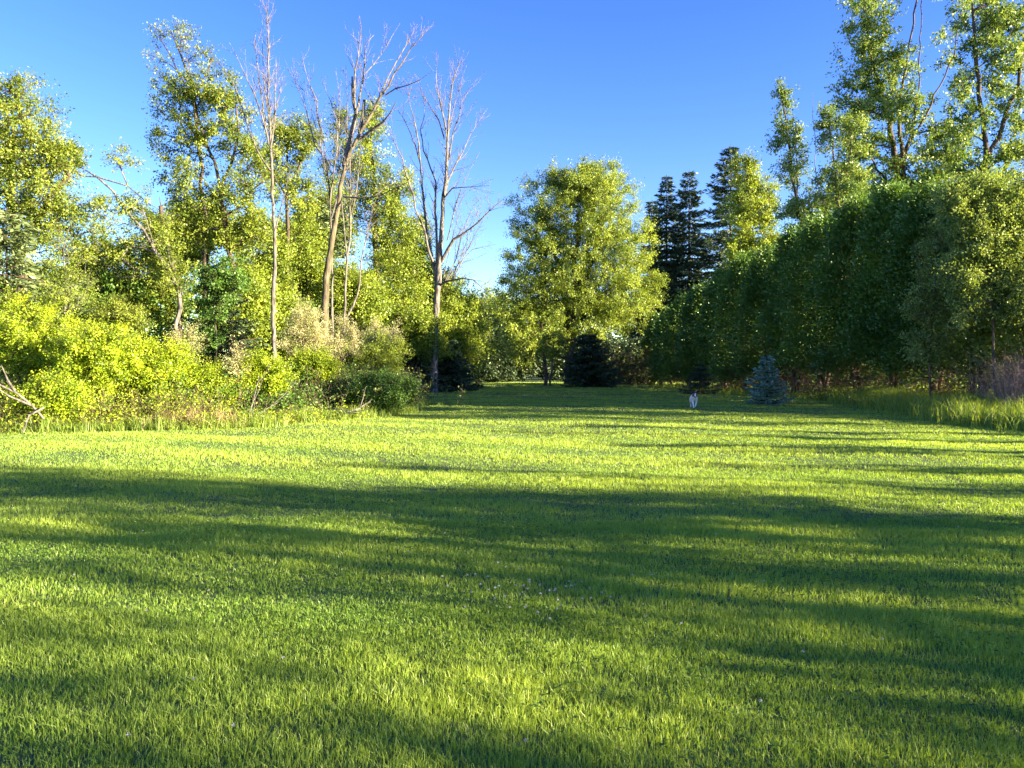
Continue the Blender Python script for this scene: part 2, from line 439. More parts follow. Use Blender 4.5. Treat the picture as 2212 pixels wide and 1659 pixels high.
def blades(rng, x, y, h, wd, tone, lean=.35, two=True):
    n = len(x); z = hgt(x, y); a = rng.uniform(0, 6.283, n); fx, fy = np.cos(a), np.sin(a)
    la = rng.uniform(0, 6.283, n); lm = np.abs(rng.normal(size=n)) * lean * h
    lx, ly = np.cos(la) * lm, np.sin(la) * lm; hw = wd / 2
    b = np.stack([x, y, z - .01], 1); s = np.stack([fx * hw, fy * hw, np.zeros(n)], 1)
    tip = b + np.stack([lx, ly, h], 1)
    if two:
        mid = b + np.stack([lx * .28, ly * .28, h * .58], 1)
        v = np.stack([b - s, b + s, mid + s * .8, mid - s * .8, tip], 1).reshape(-1, 3)
        k = np.arange(n)[:, None] * 5
        lp = (k + np.array([[0, 1, 2, 3, 3, 2, 4]])).ravel(); sz = np.tile([4, 3], n); tn = np.repeat(tone, 5)
    else:
        v = np.stack([b - s, b + s, tip], 1).reshape(-1, 3); lp = np.arange(n * 3); sz = np.full(n, 3); tn = np.repeat(tone, 3)
    return v, lp, sz, tn

def merge(parts):
    V, L_, S, T, n = [], [], [], [], 0
    for v, l, s, t in parts:
        V.append(v); L_.append(l + n); S.append(s); T.append(t); n += len(v)
    return np.concatenate(V), np.concatenate(L_), np.concatenate(S), np.concatenate(T)

def lawn():
    rng = np.random.default_rng(5); parts = []
    bands = [(1.6, 3, 11500), (3, 5, 11500), (5, 8, 5600), (8, 12, 2900), (12, 18, 1250), (18, 27, 620), (27, 40, 290), (40, 60, 130), (60, 88, 65)]
    for d0, d1, dens in bands:
        wmax = .72 * d1 + 1.5; n = int(dens * (d1 - d0) * 2 * wmax)
        x = rng.uniform(-wmax, wmax, n); y = rng.uniform(d0, d1, n)
        k = np.abs(x) < .72 * y + 1.3; x = x[k]; y = y[k]
        # tufts: pull towards clump centres
        nb = len(x) // 5; sg = .018 + .0006 * d0
        x = np.concatenate([np.repeat(x[:nb], 4) + rng.normal(size=nb * 4) * sg, x[-nb:]])
        y = np.concatenate([np.repeat(y[:nb], 4) + rng.normal(size=nb * 4) * sg, y[-nb:]])
        big = vnoise(x, y, 1.3, 1); sm = vnoise(x, y, .22, 2); stripe = .5 + .5 * np.tanh(3 * np.sin((x * .42 + y) * 2.3 + vnoise(x, y, 4, 9) * 1.5))
        h = (.028 + .024 * sm + .014 * big) * rng.uniform(.55, 1.25, len(x))
        h = h * (.85 + .3 * stripe)
        wd = np.maximum(.0034, .00105 * y) * rng.uniform(.7, 1.3, len(x))
        tone = np.clip(.08 + .34 * big + .16 * sm + .28 * stripe + .5 * (rng.random(len(x)) - .35), 0, 1)
        parts.append(blades(rng, x, y, h, wd, tone, .5, d1 <= 8))
    o = link('lawn_grass', raw_mesh('lawn_grass', *merge(parts)), M['grass'])
    o2 = Leaves(); k = 30000; px = rng.uniform(-9, 9, k); py = rng.uniform(2, 12, k) ; kk = (vnoise(px, py, .9, 21) > .56) & (np.abs(px) < .72 * py + 1)
    px, py = px[kk], py[kk]; pz = hgt(px, py) + rng.uniform(.025, .055, len(px))
    for q in range(3):
        a = rng.uniform(0, 6.28, len(px)); dv = np.stack([np.cos(a), np.sin(a), rng.normal(size=len(px)) * .25], 1); nn = np.tile([0, 0, 1.], (len(px), 1)) + rng.normal(size=(len(px), 3)) * .3
        o2.add(np.stack([px, py, pz], 1), dv, nn, rng.uniform(.012, .024, len(px)), .014, rng.random(len(px)) * .5)
    tag(o2.build('clover_leaves', M['deep']), 'low clover leaf patches mixed into the near lawn', 'clover', kind='stuff')
    tag(o, 'mown green lawn grass covering the yard between the tree lines', 'grass', kind='stuff')
lawn()

def clover():
    rng = np.random.default_rng(8); lv = Leaves(); n = 0
    pts = []
    for _ in range(46):
        U = rng.normal(1140, 75); V = rng.normal(1300, 28); dd = CAMZ * F / (V - HZ); pts.append(((U - 1106) / F * dd, dd))
    for _ in range(40):
        dd = rng.uniform(3, 9); pts.append((rng.uniform(-.6, .6) * dd, dd))
    for x, y in pts:
        z = hgt(x, y) + rng.uniform(.045, .07); k = 16; dr = unit(rng, k); dr[:, 2] = np.abs(dr[:, 2])
        lv.add(np.repeat([[x, y, z]], k, 0), dr, unit(rng, k), .011, .006, np.full(k, rng.random()))
    m = leaf_mat('clover_petals', (.38, .36, .42), (.55, .52, .58), .3, (1, 1, 1))
    o = lv.build('clover_flowers', m)
    tag(o, 'small pale clover blossoms scattered low in the lawn', 'flowers', kind='stuff')
clover()

def grass_strip(name, label, seed, pts, wdt, n, hmin, hmax, mat='tall', straw=0):
    rng = np.random.default_rng(seed); pts = np.array(pts, float)
    seg = np.linalg.norm(np.diff(pts, axis=0), axis=1); cs = np.concatenate([[0], np.cumsum(seg)])
    nc = n // 12; s = rng.uniform(0, cs[-1], nc)
    x = np.interp(s, cs, pts[:, 0]) + rng.normal(size=nc) * wdt; y = np.interp(s, cs, pts[:, 1]) + rng.normal(size=nc) * wdt
    hh = hmin + (hmax - hmin) * (rng.random(nc) ** 1.3) * (.45 + .9 * vnoise(x, y, .8, seed))
    X = np.repeat(x, 12) + rng.normal(size=nc * 12) * .09; Y = np.repeat(y, 12) + rng.normal(size=nc * 12) * .09
    h = np.repeat(hh, 12) * rng.uniform(.5, 1.15, nc * 12)
    o = link(name, raw_mesh(name, *blades(rng, X, Y, h, np.full(len(X), .016), rng.random(len(X)), .62, True)), M[mat])
    return tag(o, label, 'tall grass', kind='stuff')

# ------------------------------------------------------------------ right: hedge
HB = [(1415, 72, 690), (1437, 66.5, 668), (1470, 61.5, 645), (1505, 57, 618), (1545, 53, 596), (1590, 49, 566), (1640, 45.5, 540),
      (1695, 42.5, 508), (1755, 39.8, 478), (1825, 37, 448), (1900, 34.5, 420), (1990, 32.3, 398), (2085, 30, 400), (2190, 27.6, 410)]
ords = ['first', 'second', 'third', 'fourth', 'fifth', 'sixth', 'seventh', 'eighth', 'ninth', 'tenth', 'eleventh', 'twelfth', 'thirteenth', 'fourteenth', 'fifteenth']
for i, (U, d, V) in enumerate(HB):
    b = base_pt(U, d) + np.array([.6, 0, 0]); H = CAMZ + (HZ - V) / F * d - .2 + (.15, -.2, .1, -.15, .15)[i % 5]
    sp = (1.95 if i < 8 else 2.1) * (1, .9, 1.06)[i % 3]
    lab = ('dark green arborvitae in the tall hedge row, ' + ords[i] + ' from its far end') if i < 12 else \
          ('loose paler arborvitae past the hedge crest, ' + ords[i] + ' from the far end')
    arborvitae('arborvitae', lab, 100 + i, b, H, sp, (.8 if i < 4 else 1.15) if i < 7 else 1.6, 'cedar' if i < 12 else 'paler',
               24000 + 2200 * i, 'arborvitae trees of the tall hedge', .115 + .0016 * d)

# off-frame continuation of the same boundary (casts the long shadows over the lawn)
def shade_tree(seed, x, y, H, rc_, n, label, zc=.6):
    rng = np.random.default_rng(seed); b = np.array([x, y, 0.]); root = empty('boundary_tree', label, 'tree', b, 'trees along the right boundary beyond the frame')
    tb = Tubes(); lv = Leaves()
    cl = sample_blob(rng, np.array([x, y, H * zc]), (rc_, rc_, H * (1 - zc)), n, .5)
    cl = cl[cl[:, 2] > .8]
    skeleton(rng, [[b - [0, 0, .2], b + [.1, .1, H * .4], b + [.2, -.1, H * .85]]], cl, .2, .012, tb=tb, step=1.2)
    foliage(rng, lv, tb, cl, min(1.1, .4 + .4 * rc_), 68, .15, twigs=False)
    tb.build('trunk', M['bark'], root, b); lv.build('crown', M['green'], root, b)
ST = [(21.3, 24.6, 5.6, 2.2, 110, .5, 'bushy tree filling the gap after the last hedge plant'), (20.3, 21.4, 9.3, 2.5, 190, .5, 'full tree second past the hedge end'),
      (20.5, 17.8, 8.6, 1.4, 70, .55, 'slim tree third past the hedge end'), (18.5, 15.4, 4.0, .5, 11, .6, 'thin pole-like sapling beside the slim tree'), (19, 13.2, 4.4, .6, 14, .6, 'taller pole-like sapling in the open gap'),
      (17.5, 11.4, 3.6, .5, 11, .6, 'short pole-like sapling in the open gap'), (20, 9.6, 4.0, .5, 11, .6, 'tallest slender tree of the open gap'), (18, 7.9, 3.6, .5, 9, .55, 'slender tree with a low crown in the gap'),
      (19, 5.8, 5.0, .9, 22, .5, 'slender tree bordering the denser group'), (21.5, 1.9, 9.0, 1.3, 44, .5, 'tall tree farthest back from the lawn in the denser group'), (15.5, 1.6, 5.2, .9, 26, .5, 'short tree nearest the lawn in the denser group'), (17.5, 3.4, 6.6, 1.3, 44, .5, 'middling loose tree of the denser group'), (20, 1.4, 8.6, 1.6, 66, .5, 'tall loose tree level with the viewer'),
      (18.5, -.4, 7.4, 1.1, 46, .5, 'leafy tree squeezed between the tall loose and short loose ones'), (21, 4.6, 4.8, .7, 16, .5, 'tall narrow tree set back in the denser group'),
      (16.8, -.7, 4.4, 1.1, 40, .5, 'low round bush tree level with the viewer'), (16.5, -2.4, 5.4, 1.0, 36, .5, 'short loose tree just behind the viewer'), (19.5, -4.6, 8.4, 1.5, 60, .5, 'tallest tree of the denser group'), (16, -7.2, 4.6, 1.0, 26, .5, 'low bushy tree behind the viewer'),
      (19, -9.6, 8.2, 1.3, 46, .5, 'leafy tree far behind the viewer'), (20, -13, 9.0, 1.8, 56, .5, 'last and broadest tree behind the viewer')]
for i, s in enumerate(ST): shade_tree(300 + i, *s[:5], s[6], s[5])

# ------------------------------------------------------------------ right: trees behind the hedge
broadleaf('poplar', 'tall leafy poplar with dark ivy-clad trunk rising over the hedge crest', 'tree', 11, 56, 1950,
          [[(1948, 700), (1945, 600), (1944, 480), (1952, 380), (1940, 250), (1960, 120), (1985, -40)],
           [(1944, 420), (1965, 300), (1985, 190), (1988, 60), (1995, -80)],
           [(1944, 400), (1920, 260), (1880, 120), (1862, 0)], [(1946, 330), (2000, 250), (2060, 120), (2080, 0)]],
          [(1875, 110, 60, 130, 62), (1900, 250, 95, 90, 60), (1960, 370, 110, 75, 60), (1840, 225, 45, 60, 18), (2050, 50, 40, 110, 16), (1900, -60, 110, 90, 40), (2010, 240, 60, 80, 16), (1930, 450, 120, 60, 80), (2040, 350, 60, 60, 22), (1830, 410, 60, 60, 50), (2020, 430, 80, 50, 50), (1850, 330, 50, 60, 26), (2050, 300, 40, 60, 20), (1925, 150, 50, 80, 24)],
          'poplar', .42, .26, 85, 1.0, bark='dark', shell=.55)
broadleaf('poplar', 'poplar with leaning double trunk at the right frame edge', 'tree', 12, 51, 2040,
          [[(2060, 600), (2098, 420), (2130, 350), (2160, 290), (2200, 180), (2215, 60)],
           [(2110, 390), (2170, 330), (2215, 250), (2260, 150)], [(2135, 340), (2120, 230), (2105, 120), (2100, 0)]],
          [(2140, 90, 60, 100, 60), (2190, 230, 60, 90, 36), (2100, 270, 50, 60, 18), (2150, -30, 100, 80, 45), (2120, 390, 80, 40, 36), (2230, 60, 60, 120, 24), (2190, 340, 50, 50, 26), (2070, 190, 30, 80, 10)],
          'poplar', .28, .25, 80, .95, bark='dark', shell=.55)
broadleaf('young_poplar', 'slender pointed poplar standing clear against the sky', 'tree', 13, 52, 1740,
          [[(1745, 640), (1735, 500), (1712, 380), (1698, 280), (1688, 190)], [(1722, 430), (1722, 340), (1712, 260)]],
          [(1690, 215, 13, 42, 15), (1698, 300, 34, 45, 30), (1715, 370, 38, 50, 24), (1735, 460, 60, 55, 56), (1745, 540, 70, 50, 56)],
          'poplar', .16, .2, 70, .75, bark='dark', shell=.6)
broadleaf('young_poplar', 'shorter poplar with bare whips between the slender and the tall one', 'tree', 14, 50, 1810,
          [[(1815, 620), (1812, 450), (1800, 330), (1790, 250)], [(1812, 430), (1835, 340), (1845, 260)], [(1803, 500), (1765, 400), (1757, 250), (1755, 200)]],
          [(1785, 290, 20, 55, 20), (1840, 300, 30, 60, 26), (1815, 400, 60, 60, 60), (1820, 500, 85, 50, 76)],
          'poplar', .16, .2, 75, .8, shell=.6)
broadleaf('poplar', 'bright yellow-green poplar in front of the dark spruces', 'tree', 15, 78, 1618,
          [[(1622, 700), (1622, 560), (1618, 450), (1612, 350)], [(1660, 600), (1664, 500), (1662, 420)]],
          [(1612, 380, 26, 45, 44), (1622, 460, 50, 60, 90), (1622, 550, 52, 60, 90), (1655, 430, 24, 60, 30), (1660, 540, 30, 60, 34)],
          'yellow', .22, .26, 75, 1.1, shell=.5)
for i, (U, V, d, Rb, lab) in enumerate([(1440, 375, 104, 3.6, 'dark spruce nearest the maple, left of a pair'), (1489, 362, 102, 3.8, 'dark spruce with a pointed top, right of a pair'),
                                        (1408, 425, 108, 2.8, 'low dark spruce tip half hidden by the maple'),
                                        (1578, 308, 98, 5.2, 'tallest dark spruce behind the bright poplar')]):
    b = base_pt(U, d); H = CAMZ + (HZ - V) / F * d
    conifer('spruce', lab, 'conifer', 40 + i, b, H, Rb * 1.6, 'spruce', 48, 11, .05, .52, 24, .42, .30, 'dark spruces on the skyline', shape=.8, nw=.26)

# pale half-lit shrubs at the far right, in front of the hedge end
broadleaf('tall_shrub', 'pale yellow-green shrub tree swamping the hedge end at the right edge', 'shrub', 21, 26.3, 2150,
          [[(2150, 800), (2140, 650), (2130, 540)], [(2148, 700), (2190, 560), (2210, 470)]],
          [(2150, 520, 70, 75, 110), (2200, 640, 60, 70, 90), (2090, 590, 45, 110, 90), (2210, 440, 50, 60, 60), (2100, 430, 75, 40, 60), (2250, 560, 60, 120, 80)],
          'paler', .04, .11, 120, .55, shell=.5, thick=.5)
broadleaf('tall_shrub', 'sparse twiggy shrub half lit between hedge trunks', 'shrub', 22, 28, 2010,
          [[(2010, 800), (2015, 650), (2030, 520)], [(2012, 720), (1985, 600), (1975, 520)]],
          [(2030, 560, 50, 80, 60), (1990, 650, 40, 60, 34), (2060, 670, 45, 70, 50), (1995, 740, 40, 50, 40)],
          'paler', .035, .10, 60, .45, shell=.6, thick=.5, bark='twig')

def brush(name, label, seed, pts, wdt, n, h0, h1, mat='twig', leafm=None, nleaf=0, rr=.008, leaf=.06, spread=.5, cat='brush'):
    """tangle of thin upright twigs along a line"""
    rng = np.random.default_rng(seed); pts = np.array(pts, float)
    seg = np.linalg.norm(np.diff(pts, axis=0), axis=1); cs = np.concatenate([[0], np.cumsum(seg)])
    s = rng.uniform(0, cs[-1], n); x = np.interp(s, cs, pts[:, 0]) + rng.normal(size=n) * wdt; y = np.interp(s, cs, pts[:, 1]) + rng.normal(size=n) * wdt
    b0 = np.array([x.mean(), y.mean(), 0]); root = empty(name, label, cat, b0)
    tb = Tubes(); p = np.stack([x, y, np.zeros(n)], 1); h = rng.uniform(h0, h1, n)
    v = unit(rng, n) * spread; v[:, 2] = np.abs(v[:, 2]) + .8; v /= np.linalg.norm(v, axis=1)[:, None]
    mids = []
    q = p
    for k in range(3):
        e = q + v * (h / 3)[:, None]; tb.sticks(q, e, rr * (1 - .25 * k)); mids.append(q + (e - q) * rng.random((n, 1)))
        q = e; v = v + unit(rng, n) * .3; v /= np.linalg.norm(v, axis=1)[:, None]
    mm = np.concatenate(mids + mids); tip = mm + unit(rng, len(mm)) * rng.uniform(.15, .55, len(mm))[:, None]
    tb.sticks(mm, tip, rr * .6)
    tb.build('stems', M[mat], root, b0)
    if nleaf:
        lv = Leaves(); k = rng.integers(0, len(tip), nleaf); t = rng.random((nleaf, 1))
        pp = mm[k] * (1 - t) + tip[k] * t + rng.normal(size=(nleaf, 3)) * .07; sz = leaf * rng.uniform(.6, 1.3, nleaf)
        nr = unit(rng, nleaf); nr[:, 2] += .5
        lv.add(pp, unit(rng, nleaf), nr, sz, sz * .6, rng.random(nleaf)); lv.build('foliage', M[leafm], root, b0)
    return root

W = lambda U, V: ((U - 1106) / F * (CAMZ * F / (V - HZ)), CAMZ * F / (V - HZ))
brush('dry_brush', 'tangle of brown bare twigs under the hedge at the right edge', 50, [(22, 31), (19.5, 28), (17.8, 25.5), (17, 22.5)], .7, 3000, .9, 2.5, mat='pink', leafm='paler', nleaf=5000, rr=.009)
brush('dry_brush', 'reddish dry undergrowth under the middle of the hedge', 51, [(14.5, 52), (16.5, 45), (18.5, 39), (21, 34.5)], .7, 800, .8, 2.3, leafm='rust', nleaf=7000, rr=.012)
brush('dry_brush', 'brownish brush between the maple and the hedge end', 52, [(8.5, 74), (11, 72), (13, 71)], 1.0, 500, 1.5, 4.2, leafm='brush', nleaf=12000, rr=.02, leaf=.16)
brush('leafy_brush', 'low leafy weeds lit at the foot of the hedge', 53, [(15.5, 38), (17, 34.5), (18.5, 31.5), (19, 29)], .6, 500, .3, .9, leafm='lime', nleaf=9000, rr=.006, leaf=.08)
grass_strip('tall_grass', 'unmown tall green grass in front of the hedge on the right', 60, [(16.6, 35), (16, 30.5), (15.4, 26.5), (14.8, 23.5), (14.2, 20.6), (14.6, 17.5)], .75, 46000, .22, .85)
grass_strip('weed_fringe', 'ragged grass fringe along the hedge foot', 61, [(13.8, 64), (13.6, 52), (14.4, 44), (16.6, 36), (18.5, 32)], .5, 9000, .2, .5)

conifer('blue_spruce', 'small blue spruce standing at the lawn edge before the hedge', 'conifer', 70, base_pt(1657, 33.5) , 2.35, 1.2, 'bluesp', 15, 9, .07, .12, 120, .12, .26, nw=.42, shape=.9)
conifer('blue_spruce', 'dark little blue spruce behind and left of the bigger one', 'conifer', 71, base_pt(1512, 46), 2.0, 1.3, 'spruce', 13, 9, .05, .15, 70, .12, .2, nw=.3)
conifer('round_spruce', 'broad dark spruce in front of the maple', 'conifer', 72, base_pt(1272, 64), 4.6, 2.6, 'spruce', 22, 13, .02, .30, 34, .15, .22, shape=.6, nw=.4)
broadleaf('sapling', 'young sapling with thin pale trunk under the maple', 'tree', 24, 66, 1190, [[(1191, 800), (1193, 770), (1196, 740)]],
          [(1196, 745, 34, 34, 30)], 'green', .09, .22, 60, .7)

# ------------------------------------------------------------------ centre: maple
broadleaf('maple', 'big round maple with bright yellow-green crown at the end of the lawn', 'tree', 30, 74, 1232,
          [[(1232, 760), (1232, 690), (1236, 640), (1240, 560), (1262, 470), (1280, 390)],
           [(1234, 660), (1268, 600), (1290, 520), (1320, 440)], [(1236, 640), (1205, 570), (1180, 480), (1165, 420)], [(1234, 680), (1180, 640), (1130, 600)], [(1234, 680), (1310, 630), (1370, 570)]],
          [(1215, 440, 110, 80, 190), (1285, 440, 105, 95, 200), (1160, 540, 75, 90, 150), (1330, 540, 90, 100, 200), (1245, 560, 130, 110, 240), (1150, 660, 85, 90, 220), (1250, 400, 75, 45, 90), (1210, 620, 90, 80, 120),
           (1330, 650, 95, 75, 180), (1230, 690, 130, 75, 200), (1140, 745, 70, 45, 60), (1290, 390, 50, 45, 40), (1385, 610, 45, 60, 40)],
          'maple', .55, .20, 90, 1.05, shell=.5, thick=.85, bark='dark', up=.1, dbase=74)
broadleaf('maple', 'slim dark double trunk tree just left of the sapling', 'tree', 31, 70, 1178, [[(1178, 790), (1176, 740), (1170, 700)]], [(1160, 730, 60, 45, 50)], 'maple', .16, .25, 55, .9, bark='dark')
for i, (U, V, d, ru, lab) in enumerate([(1060, 640, 96, 60, 'hazy leafy tree in the gap left of the maple'), (1015, 655, 104, 45, 'far pale tree seen right of the dead tree'), (1100, 700, 92, 50, 'leafy tree tucked against the maple shade')]):
    broadleaf('distant_tree', lab, 'tree', 33 + i, d, U, [[(U, 780), (U, V + 30)]], [(U, V + 45, ru, 60, 60), (U - 10, V + 100, ru * 1.1, 50, 40)], 'yellow', .2, .35, 60, 1.5)
for i, (U, V, d, Rb, lab) in enumerate([(1058, 672, 84, 2.6, 'dark conifer in the gap beside the maple'), (965, 728, 53, 2.3, 'dark spruce behind the foot of the lone dead tree'), (895, 745, 50, 2.2, 'dark low spruce left of the lone dead tree')]):
    conifer('spruce', lab, 'conifer', 76 + i, base_pt(U, d), CAMZ + (HZ - V) / F * d, Rb, 'spruce', 20, 11, .02, .28, 34, .2, .2, shape=.6, nw=.4)

# ------------------------------------------------------------------ dead trees
dead_tree('dead_tree', 'tall thin dead tree whose tip reaches the top of the frame', 201, 34, 594, [
    ([(592, 800), (592, 740), (590, 690), (592, 600), (595, 518), (590, 469), (587, 391), (586, 344), (583, 297), (580, 219), (579, 156), (580, 78), (576, 31), (565, 0), (560, -20)], .125, .012, .5),
    ([(581, 312), (567, 250), (551, 203), (533, 169), (514, 125), (495, 91)], .05, .008, -1.2),
    ([(575, 285), (564, 203), (558, 150), (551, 106), (552, 75)], .05, .012, .8),
    ([(586, 312), (594, 250), (595, 200), (597, 131)], .05, .014, -.6), ([(595, 237), (604, 203), (611, 162)], .03, .008, .5),
    ([(584, 369), (554, 325), (536, 275), (520, 225), (501, 175), (470, 134)], .05, .008, 1.5),
    ([(579, 40), (588, 22), (594, -5)], .015, .006, .1), ([(593, 500), (614, 422), (625, 369)], .035, .008, -.8),
    ([(581, 260), (572, 200), (569, 150), (565, 62)], .03, .008, .6)], ntw=7, twl=1.5)
dead_tree('dead_tree', 'big forked dead tree with mossy lower trunk leaning right', 202, 40, 700, [
    ([(700, 700), (706, 600), (717, 518), (726, 469), (736, 406), (742, 375), (747, 350), (758, 322), (773, 297), (786, 272), (804, 241), (820, 212), (839, 187), (851, 159), (870, 134), (889, 103), (908, 81), (926, 59)], .27, .012, 0),
    ([(744, 359), (751, 322), (761, 281), (768, 247), (761, 219), (761, 166)], .15, .05, 1),
    ([(768, 247), (776, 212), (786, 162), (790, 94), (808, 75)], .08, .012, 1.5), ([(767, 234), (765, 175), (768, 156), (775, 94), (779, 59), (776, 34)], .07, .012, -1),
    ([(776, 287), (782, 250), (787, 216)], .09, .07, .3), ([(779, 300), (804, 281), (829, 262), (842, 244), (856, 220)], .09, .02, -1.5),
    ([(789, 269), (811, 231), (826, 194), (842, 162), (857, 131), (876, 100), (892, 72), (898, 56)], .07, .01, 1.2),
    ([(832, 206), (854, 191), (882, 184), (907, 172), (934, 153)], .045, .008, -1), ([(786, 162), (804, 141), (823, 119), (845, 81), (864, 50)], .035, .007, .8),
    ([(742, 425), (780, 428), (817, 423), (847, 410), (878, 395)], .06, .012, -2)], ntw=5.5, twl=1.7, tmat='mossy')
dead_tree('dead_tree', 'spray of thin bare stems left of the forked dead tree', 203, 42, 716, [
    ([(718, 640), (716, 540), (714, 450), (708, 375), (700, 312), (692, 266), (680, 219), (655, 195), (636, 175), (623, 147)], .10, .008, 0),
    ([(698, 297), (686, 250), (686, 219), (667, 178), (654, 134), (651, 112)], .05, .007, 1), ([(712, 440), (729, 312), (726, 259), (714, 219), (698, 175)], .06, .008, -1),
    ([(714, 430), (732, 281), (734, 212), (726, 147)], .05, .007, 1.4), ([(716, 470), (740, 380), (748, 312), (751, 219), (747, 141)], .05, .007, -.7),
    ([(700, 340), (680, 312), (661, 234), (639, 181), (629, 144)], .045, .007, .6), ([(706, 380), (690, 300), (672, 240), (662, 190)], .035, .006, -1.2)], ntw=5.5, twl=1.7)
dead_tree('dead_tree', 'bare twin-stemmed thin tree rising from the pale shrubs', 204, 41, 748, [
    ([(744, 720), (744, 677), (748, 593), (756, 498), (756, 421), (757, 350), (752, 300), (750, 240)], .10, .01, 0),
    ([(746, 690), (763, 660), (777, 612), (779, 567), (790, 521), (801, 475), (812, 430)], .06, .01, 1),
    ([(750, 560), (742, 480), (735, 400), (728, 330)], .05, .01, -1), ([(756, 480), (768, 420), (776, 350), (780, 300)], .05, .01, .7)], ntw=6, twl=1.6)
dead_tree('dead_tree', 'lone dead tree with many upswept limbs and pale peeled base', 205, 49.5, 936, [
    ([(936, 790), (938, 765), (941, 689), (945, 628), (948, 590), (952, 536), (956, 460), (958, 421), (964, 383), (966, 326), (969, 268), (973, 219), (978, 178), (989, 144), (997, 122)], .30, .012, 0),
    ([(945, 628), (939, 589), (933, 555), (922, 505), (918, 460), (912, 402), (908, 353), (897, 314), (882, 276), (870, 253), (855, 232)], .15, .012, 1.5),
    ([(908, 353), (904, 312), (898, 275), (886, 228), (879, 187), (868, 165)], .06, .008, -1),
    ([(935, 565), (927, 545), (916, 494), (897, 452), (893, 421), (882, 391), (870, 345), (859, 322), (836, 272)], .10, .01, -2),
    ([(943, 600), (943, 505), (939, 460), (941, 395), (931, 364), (916, 326), (908, 280), (916, 253), (917, 210), (922, 180)], .11, .01, 1),
    ([(958, 429), (977, 406), (1015, 404), (1057, 401)], .05, .01, -1.5), ([(962, 400), (985, 356), (1000, 330), (1015, 291), (1038, 257), (1053, 234)], .07, .01, 1.5),
    ([(953, 566), (966, 540), (981, 517), (1011, 498), (1034, 479), (1057, 456), (1092, 425)], .12, .012, -1.5),
    ([(948, 618), (962, 608), (977, 605), (1000, 601), (1023, 605), (1053, 631)], .08, .01, -2), ([(969, 345), (979, 288), (992, 253), (998, 219), (1020, 187), (1031, 169)], .06, .008, 1),
    ([(966, 300), (961, 266), (951, 219), (942, 178), (943, 140), (942, 109)], .06, .008, -.8), ([(960, 300), (948, 259), (929, 231), (911, 200), (898, 162)], .05, .008, 1.5),
    ([(962, 607), (985, 560), (1000, 500), (1020, 450), (1040, 425)], .05, .008, 1.5), ([(977, 605), (1000, 560), (1030, 500), (1048, 470)], .04, .007, .5),
    ([(966, 520), (985, 440), (1010, 370), (1035, 330)], .045, .007, -1), ([(964, 607), (990, 570), (1020, 540), (1050, 530), (1075, 545)], .04, .006, 1), ([(958, 600), (975, 520), (990, 470), (1000, 420)], .03, .006, 1.5), ([(975, 605), (1010, 520), (1035, 450), (1060, 410)], .035, .006, 2), ([(970, 268), (985, 215), (1000, 165), (1008, 140)], .035, .007, .6), ([(958, 440), (972, 380), (990, 345), (1018, 345)], .04, .007, .8)], ntw=6.5, twl=2.0)

# ------------------------------------------------------------------ left: tree line
broadleaf('leaning_tree', 'leaning tree with long bare arching trunk and small leafy tufts', 'tree', 80, 33, 388,
          [[(386, 632), (364, 584), (340, 545), (309, 491), (275, 455), (243, 416), (211, 384), (180, 360), (155, 346)],
           [(226, 394), (277, 404), (321, 438), (352, 457), (389, 466)], [(211, 384), (182, 380), (143, 367)], [(277, 404), (267, 370), (253, 345)], [(340, 545), (300, 430), (262, 415), (200, 430)]],
          [(262, 345, 28, 20, 9), (290, 450, 60, 40, 16), (140, 350, 40, 30, 14), (250, 480, 70, 50, 24), (240, 560, 80, 50, 40), (390, 600, 40, 35, 24, -1.0), (335, 500, 45, 35, 20, 1.2), (365, 540, 25, 40, 10, -.6)],
          'green', .10, .12, 70, .55, bark='dead', shell=.6, tip=.01)
dead_tree('broken_snag', 'short snapped trunk with splintered top beside the leaning tree', 81, 35.5, 390,
          [([(389, 630), (369, 564), (356, 503), (350, 467), (347, 445)], .12, .09, 0), ([(350, 470), (346, 440), (344, 425)], .05, .01, .1)], ntw=0, mat='dark')
broadleaf('oak', 'leafy oak filling the upper left corner', 'tree', 82, 31, 30,
          [[(60, 700), (40, 560), (20, 420), (30, 300)], [(40, 540), (110, 430), (150, 380)], [(25, 400), (-40, 330), (-90, 280)], [(-60, 640), (-40, 420), (-20, 300)]],
          [(50, 250, 70, 75, 70), (110, 340, 60, 55, 60), (20, 360, 90, 70, 70), (80, 440, 90, 60, 60), (-60, 300, 80, 110, 60), (150, 470, 60, 70, 40), (40, 520, 110, 50, 40)],
          'green', .22, .13, 85, .75, shell=.55, bark='dark')
conifer('hemlock', 'shaggy pale green conifer with sagging boughs at the left edge', 'conifer', 83, base_pt(15, 27), 7.4, 2.9, 'pine', 26, 9, .1, .24, 42, .30, .22, shape=.6, nw=.34)
conifer('hemlock', 'second sagging conifer partly hidden behind the slim sapling', 'conifer', 84, base_pt(140, 30), 5.3, 2.2, 'pine', 20, 9, .1, .24, 40, .32, .22, shape=.6, nw=.34)
